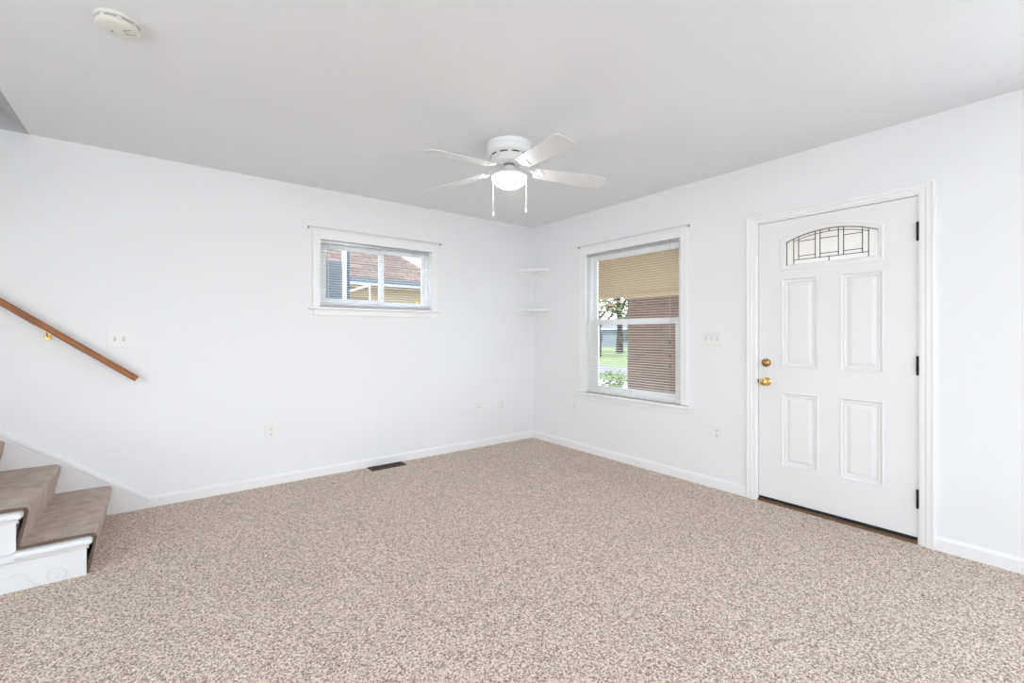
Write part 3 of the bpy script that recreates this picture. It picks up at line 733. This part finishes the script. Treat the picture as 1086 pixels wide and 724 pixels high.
cr = Vector((math.cos(-.45), math.sin(-.45), 0)); cu = Vector((-cr.y, cr.x, 0)); cc = Vector((dx, dy, H - .0425))
for (a0, b0, a1, b1) in ((.026, -.014, .026, .014), (.026, .014, .052, .014), (.026, -.014, .052, -.014)):
    p = cc + cr * a0 + cu * b0; q_ = cc + cr * a1 + cu * b1; q_.z += .0015 if a1 > .05 else 0
    tube(bm, [p, q_], .0011, 5)
put('battery_door_seam', bm, M['slotgrey'], sd)
bm = nb(); c = cc - cr * .020; lathe(bm, [(.004, .001), (.004, -.0012), (0, -.0014)], 12, 'z', c); put('test_light', bm, M['slotgrey'], sd)

# ------------------------------------------------------------------ ceiling fan
fx_, fy_ = -1.640, -1.694
fan = thing('ceiling_fan', (fx_, fy_, H), 'white five-blade hugger ceiling fan with a lit glass bowl', 'ceiling fan')
c0 = (fx_, fy_, 0)
bm = nb(); lathe(bm, [(0, 2.4399), (.142, 2.4399), (.1465, 2.436), (.1465, 2.428), (.142, 2.422), (.141, 2.408), (.144, 2.402), (.142, 2.396), (.139, 2.378), (.132, 2.366), (.120, 2.358), (0, 2.358)], 56, 'z', c0)
put('motor_canopy', bm, M['fan'], fan, smooth=True)
bm = nb(); lathe(bm, [(0, 2.366), (.123, 2.362), (.121, 2.349), (.112, 2.343), (.102, 2.318), (.094, 2.312), (0, 2.312)], 56, 'z', c0)
put('motor_housing', bm, M['fan'], fan, smooth=True)
for k in range(10):
    bm = nb(); n = 5; r_ = .1226
    rr = []
    for i in range(n + 1):
        a = 2 * PI * k / 10 + (i / n - .5) * .42
        rr.append([(fx_ + (r_ + d_) * math.cos(a), fy_ + (r_ + d_) * math.sin(a), z) for d_, z in ((-.004, 2.3512), (.0012, 2.3512), (.0016, 2.3585), (-.004, 2.3585))])
    loft(bm, rr); put('vent_slot', bm, M['slot'], fan)
bm = nb(); lathe(bm, [(0, 2.3125), (.034, 2.3125), (.034, 2.296), (0, 2.296)], 40, 'z', c0)
put('rotor', bm, M['slotgrey'], fan, smooth=True)
bm = nb(); lathe(bm, [(0, 2.302), (.028, 2.302), (.032, 2.298), (.034, 2.288), (.046, 2.274), (.066, 2.258), (.090, 2.246), (.108, 2.238), (.116, 2.231), (.117, 2.224), (.112, 2.221), (0, 2.221)], 48, 'z', c0)
put('light_kit', bm, M['fan'], fan, smooth=True)
bm = nb(); lathe(bm, [(0, 2.222), (.108, 2.222), (.1125, 2.216), (.110, 2.206), (.099, 2.192), (.082, 2.177), (.060, 2.164), (.034, 2.155), (.012, 2.1515), (0, 2.151)], 48, 'z', c0)
put('glass_bowl', bm, M['bowl'], fan, smooth=True)
TH0 = math.radians(-27.2)
for k in range(5):
    a = TH0 + k * 2 * PI / 5
    u = Vector((math.cos(a), math.sin(a), 0)); v = Vector((-math.sin(a), math.cos(a), 0)); pitch = math.radians(-12); RS = .985
    w = (v * math.cos(pitch) + Vector((0, 0, 1)) * math.sin(pitch)); nn = u.cross(w)
    def at(r, s_, h=0, zc=None):
        z = (2.266 - (r - .17) * (.062 + (.022, 0, .040, .046, 0)[k])) if zc is None else zc
        return Vector((fx_, fy_, z)) + u * (r * RS) + w * s_ + nn * h
    # blade outline
    L_ = [(.168, -.050), (.176, -.058), (.30, -.063), (.50, -.068), (.62, -.069), (.645, -.064), (.658, -.050), (.662, -.020), (.662, .020), (.658, .050), (.645, .064), (.62, .069), (.50, .068), (.30, .063), (.176, .058), (.168, .050)]
    bm = nb(); loft(bm, [[at(r, s_, .003) for r, s_ in L_], [at(r, s_, -.003) for r, s_ in L_]])
    bl = put('fan_blade', bm, M['blade'], fan)
    bm = nb()   # forked blade iron under the blade root
    def piece(r0, s0, r1, s1, w0, w1, h0, h1, z0=None, z1=None):
        p, q_ = at(r0, s0, h0, z0), at(r1, s1, h1, z1); dd = (q_ - p).normalized(); sd_ = dd.cross(nn).normalized()
        loft(bm, [[p + sd_ * w0 + nn * .002, p - sd_ * w0 + nn * .002, p - sd_ * w0 - nn * .002, p + sd_ * w0 - nn * .002],
                  [q_ + sd_ * w1 + nn * .002, q_ - sd_ * w1 + nn * .002, q_ - sd_ * w1 - nn * .002, q_ + sd_ * w1 - nn * .002]])
    piece(.070, 0, .120, 0, .016, .010, 0, 0, 2.304, 2.290)
    piece(.120, 0, .165, 0, .010, .013, 0, -.006, 2.290, 2.270)
    piece(.160, 0, .205, .034, .010, .010, -.006, -.006); piece(.160, 0, .205, -.034, .010, .010, -.006, -.006); piece(.160, 0, .225, 0, .010, .012, -.006, -.006)
    for r_, s_ in ((.205, .034), (.205, -.034), (.225, 0)):
        p = at(r_, s_, -.006)
        loft(bm, [[p + (u * math.cos(t_) + w * math.sin(t_)) * rad + nn * h for t_ in [2 * PI * i / 12 for i in range(12)]] for rad, h in ((.015, .002), (.015, -.002), (.006, -.0025), (.005, -.0045))])
    put('blade_iron', bm, M['fan'], bl)
rt = Vector((math.cos(.6576), -math.sin(.6576), 0))
for s_, zl in ((-.105, 2.005), (.110, 2.030)):
    p = Vector((fx_, fy_, 0)) + rt * s_ + Vector((.0, .0, 0))
    bm = nb(); tube(bm, [p + Vector((0, 0, 2.236)), p + Vector((0, 0, zl))], .0016, 6); ch = put('pull_chain', bm, M['fan'], fan)
    bm = nb(); lathe(bm, [(0, .0), (.003, -.001), (.0045, -.010), (.0065, -.024), (.0060, -.032), (0, -.036)], 14, 'z', (p.x, p.y, zl))
    put('chain_fob', bm, M['fan'], ch, smooth=True)

# ------------------------------------------------------------------ outside, right: porch, pier, lawn, street, trees
GZ = -.6
bm = nb(); box(bm, -60, 110, -70, 110, GZ - .4, GZ - .03)  # paving added so that light bounced into the rooms stays neutral
tag(put('ground', bm, M['concrete']), 'pale paving added around the houses for neutral bounced light', 'ground', kind='structure')
bm = nb(); box(bm, 3.4, 110, -40, 110, GZ - .029, GZ)
tag(put('lawn', bm, M['grass']), 'green lawn outside the windows', 'lawn', kind='structure')
bm = nb(); box(bm, 12.2, 16.3, -70, 105, GZ, GZ + .02)
tag(put('street', bm, M['asphalt']), 'pale street crossing in front of the lawn', 'street', kind='structure')
bm = nb(); box(bm, 8.6, 10.3, -40, 60, GZ, GZ + .03)
tag(put('sidewalk', bm, M['concrete']), 'concrete sidewalk along the street', 'sidewalk', kind='structure')
bm = nb(); box(bm, WT, 2.9, -5.5, 1.6, GZ, -.13)
tag(put('porch_floor', bm, M['concrete']), 'concrete porch slab', 'porch floor', kind='structure')
bm = nb(); box(bm, WT, 2.75, -1.9, 1.5, 2.36, 2.40)
tag(put('porch_ceiling', bm, M['tan']), 'tan painted porch ceiling', 'porch ceiling', kind='structure')
bm = nb(); box(bm, 2.25, 2.55, -1.9, 1.5, 1.80, 2.36); box(bm, WT, 2.25, 1.3, 1.5, 1.80, 2.36)
tag(put('porch_beam', bm, M['tan']), 'deep tan beam along the front of the porch', 'beam', kind='structure')
bm = nb(); prism(bm, [(WT, 2.75), (3.0, 2.40), (3.0, 2.46), (WT, 2.82)], -2.0, 1.7, 'y')
tag(put('porch_roof', bm, M['porchroof']), 'porch roof', 'roof', kind='structure')
# unseen roof slab, its eaves widened so that the sun stays out of the rooms
bm = nb(); box(bm, XL - 2.2, .6, YN - 1.7, .45, H + 1.86, H + 2.0)
tag(put('roof', bm, M['porchroof']), 'unseen roof over the room, eaves widened to block the sun', 'roof', kind='structure')
bp = thing('brick_pier', (2.4, -.15, -.13), 'wide brown brick pier holding up the porch beam outside the tall window', 'brick pier')
bm = nb(); box(bm, 2.2, 2.62, -.66, .36, -.13, 1.735); put('pier_shaft', bm, M['brick'], bp)
bm = nb(); box(bm, 2.17, 2.65, -.69, .39, 1.735, 1.80); put('pier_cap', bm, M['tan'], bp)

def tree(x, y, h, r, label, leafm, seed, density=900, group='trees beyond the lawn'):
    random.seed(seed)
    t = thing('tree', (x, y, GZ), label, 'tree', group)
    bm = nb(); tr = h * .028
    tube(bm, [(x, y, GZ), (x + .05, y, GZ + h * .25), (x - .05, y + .05, GZ + h * .5), (x, y, GZ + h * .85)], [tr * 1.4, tr, tr * .8, tr * .2], 10)
    for i in range(9):
        a = random.uniform(0, 2 * PI); z = GZ + h * random.uniform(.3, .65); l = r * random.uniform(.5, .95)
        tube(bm, [(x, y, z), (x + math.cos(a) * l * .5, y + math.sin(a) * l * .5, z + l * .35), (x + math.cos(a) * l, y + math.sin(a) * l, z + l * .8)], [tr * .5, tr * .3, tr * .08], 6)
    put('trunk', bm, M['bark'], t, smooth=True)
    bm = nb()
    for i in range(density):
        while True:
            p = Vector((random.uniform(-1, 1), random.uniform(-1, 1), random.uniform(-1, 1)))
            if .35 < p.length < 1: break
        p = Vector((p.x * r, p.y * r, p.z * h * .36)) * (1 + .2 * math.sin(p.x * 5) * math.cos(p.y * 6)); c = Vector((x, y, GZ + h * .66)) + p
        s_ = r * random.uniform(.04, .085)
        u = Vector((random.uniform(-1, 1), random.uniform(-1, 1), random.uniform(-1, 1))).normalized(); v = u.orthogonal().normalized()
        bm.faces.new([bm.verts.new(c + q_) for q_ in (u * s_, v * s_ * .6, -u * s_, -v * s_ * .6)])
    put('foliage', bm, leafm, t)
tree(23.2, 19.6, 7.5, 2.6, 'bare-trunked autumn tree beyond the lawn, at the left edge of the tall window', M['leaf2'], 1, 700)
tree(30.1, 23.1, 9, 3.2, 'green tree beyond the lawn in the middle of the window view', M['leaf'], 2, 800)
tree(56, 42.0, 14, 6.5, 'large dark tree standing behind the pale blue house', M['leaf'], 3, 900)
def house(name, x0, x1, y0, y1, zt_, ridge, wm, rm, label, wins, loc):
    t = thing(name, loc, label, 'house')
    bm = nb(); box(bm, x0, x1, y0, y1, GZ, zt_); put('walls', bm, wm, t)
    e = .35; m = min(x1 - x0, y1 - y0) / 2
    bm = nb()
    a = [bm.verts.new(p) for p in ((x0 - e, y0 - e, zt_ + .03), (x1 + e, y0 - e, zt_ + .03), (x1 + e, y1 + e, zt_ + .03), (x0 - e, y1 + e, zt_ + .03))]
    if (x1 - x0) > (y1 - y0): r_ = [bm.verts.new((x0 + m, (y0 + y1) / 2, ridge)), bm.verts.new((x1 - m, (y0 + y1) / 2, ridge))]; F = ((a[0], a[1], r_[1], r_[0]), (a[1], a[2], r_[1]), (a[2], a[3], r_[0], r_[1]), (a[3], a[0], r_[0]))
    else: r_ = [bm.verts.new(((x0 + x1) / 2, y0 + m, ridge)), bm.verts.new(((x0 + x1) / 2, y1 - m, ridge))]; F = ((a[0], a[1], r_[0]), (a[1], a[2], r_[1], r_[0]), (a[2], a[3], r_[1]), (a[3], a[0], r_[0], r_[1]))
    for f in F: bm.faces.new(f)
    bm.faces.new(a[::-1]); put('roof', bm, rm, t)
    for w_ in wins:
        bm = nb(); box(bm, *w_); put('window', bm, M['pane_dark'], t)
    bm = nb(); frame_z(bm, x0 - e, x1 + e, y0 - e, y1 + e, zt_ - .13, zt_ + .028, .05); put('gutter', bm, M['trim'], t)
    return t
def frame_z(bm, x0, x1, y0, y1, z0, z1, w):
    box(bm, x0, x1, y0, y0 + w, z0, z1); box(bm, x0, x1, y1 - w, y1, z0, z1); box(bm, x0, x0 + w, y0 + w, y1 - w, z0, z1); box(bm, x1 - w, x1, y0 + w, y1 - w, z0, z1)
house('house', 46, 54, 33, 43, 1.9, 3.6, M['siding_lblue'], M['grey_roof'], 'pale blue house across the lawn, seen through the tall window',
      [(45.94, 46, 34.5, 35.8, .2, 1.3), (45.94, 46, 39, 40.3, .2, 1.3), (48, 49.5, 32.94, 33, .2, 1.3)], (50, 38, GZ))
def bush(x, y, z, r, h, m, label, seed, n=500):
    random.seed(seed); bm = nb()
    for i in range(n):
        p = Vector((random.gauss(0, .45), random.gauss(0, .45), random.uniform(0, 1)))
        c = Vector((x + p.x * r, y + p.y * r, z + p.z * h * max(.2, 1 - (p.x ** 2 + p.y ** 2) * .5))); s_ = random.uniform(.03, .06) * (r + .3)
        u = Vector((random.uniform(-1, 1), random.uniform(-1, 1), random.uniform(-1, 1))).normalized(); v = u.orthogonal().normalized()
        bm.faces.new([bm.verts.new(c + q_) for q_ in (u * s_, v * s_ * .6, -u * s_, -v * s_ * .6)])
    for i in range(5):
        a = i * 1.3; tube(bm, [(x, y, z), (x + math.cos(a) * r * .4, y + math.sin(a) * r * .4, z + h * .7)], [.02, .006], 5)
    tag(put('shrub', bm, m), label, 'shrub')
bush(5.8, 3.6, GZ, .7, .9, M['leaf'], 'dark green shrub in front of the porch at the bottom of the tall window', 7, 700)

# ------------------------------------------------------------------ outside, left window: neighbouring house
nh = thing('neighbouring_house', (1, 8, GZ), 'tan neighbouring house with brown shingled hip roof outside the small window', 'house')
NY = 6.35; EZ = 2.45
bm = nb(); box(bm, -9, 2.0, NY, 13, GZ, EZ - .05); put('walls', bm, M['siding_tan'], nh)
bm = nb(); a = [bm.verts.new(p) for p in ((-9.5, 6.0, EZ), (2.35, 6.0, EZ), (2.35, 13.35, EZ), (-9.5, 13.35, EZ))]
r_ = [bm.verts.new((-5.8, 9.67, 5.4)), bm.verts.new((-1.3, 9.67, 5.4))]
for f in ((a[0], a[1], r_[1], r_[0]), (a[1], a[2], r_[1]), (a[2], a[3], r_[0], r_[1]), (a[3], a[0], r_[0])): bm.faces.new(f)
bm.faces.new(a[::-1]); put('roof', bm, M['shingle'], nh)
bm = nb(); box(bm, -9.5, 2.36, 5.94, 6.0, EZ - .10, EZ + .0); put('gutter', bm, M['siding_blue'], nh)
bm = nb(); box(bm, -9.5, 2.36, 5.98, 6.04, EZ - .15, EZ - .10); put('fascia', bm, M['trim'], nh)
bm = nb(); box(bm, -9.5, 2.36, 6.04, 6.35, EZ - .19, EZ - .16); put('soffit', bm, M['siding_tan'], nh)
bm = nb(); box(bm, -.9, .45, NY - .03, NY, GZ, 2.02); put('brick_base', bm, M['orange_brick'], nh)
bm = nb(); box(bm, .55, 1.75, NY - .02, NY, 1.2, 1.90); put('window', bm, M['pane_dark'], nh)
hrl = thing('slanted_railing', (-.1, 5.8, 1.2), 'white slanted railing against the neighbouring house', 'railing')
bm = nb(); tube(bm, [(-.9, 5.8, 1.87), (.20, 5.8, 2.28)], .022, 8); put('top_bar', bm, M['trim'], hrl)
for xx, zz in ((-.85, 1.88), (.20, 2.32)):
    bm = nb(); box(bm, xx - .012, xx + .012, 5.78, 5.82, GZ, zz); put('post', bm, M['trim'], hrl)
bl_ = thing('blue_shed', (-2.2, 3.6, GZ), 'blue-grey sided outbuilding with white corner post outside the small window', 'outbuilding')
bm = nb(); box(bm, -3.4, -1.262, 3.0, 4.2, GZ, 2.30)
put('siding', bm, M['siding_blue'], bl_)
bm = nb(); box(bm, -1.256, -1.206, 2.96, 3.02, GZ, 2.75); put('corner_post', bm, M['trim'], bl_)
bm = nb(); box(bm, -1.20, -1.143, 3.0, 3.06, GZ, 2.75); put('post_side', bm, M['siding_blue'], bl_)  # dark strip standing for the side of the white post
bush(1.05, 5.3, GZ, .40, 2.55, M['yellow'], 'tall yellow-leaved shrub by the neighbouring house', 11, 700)
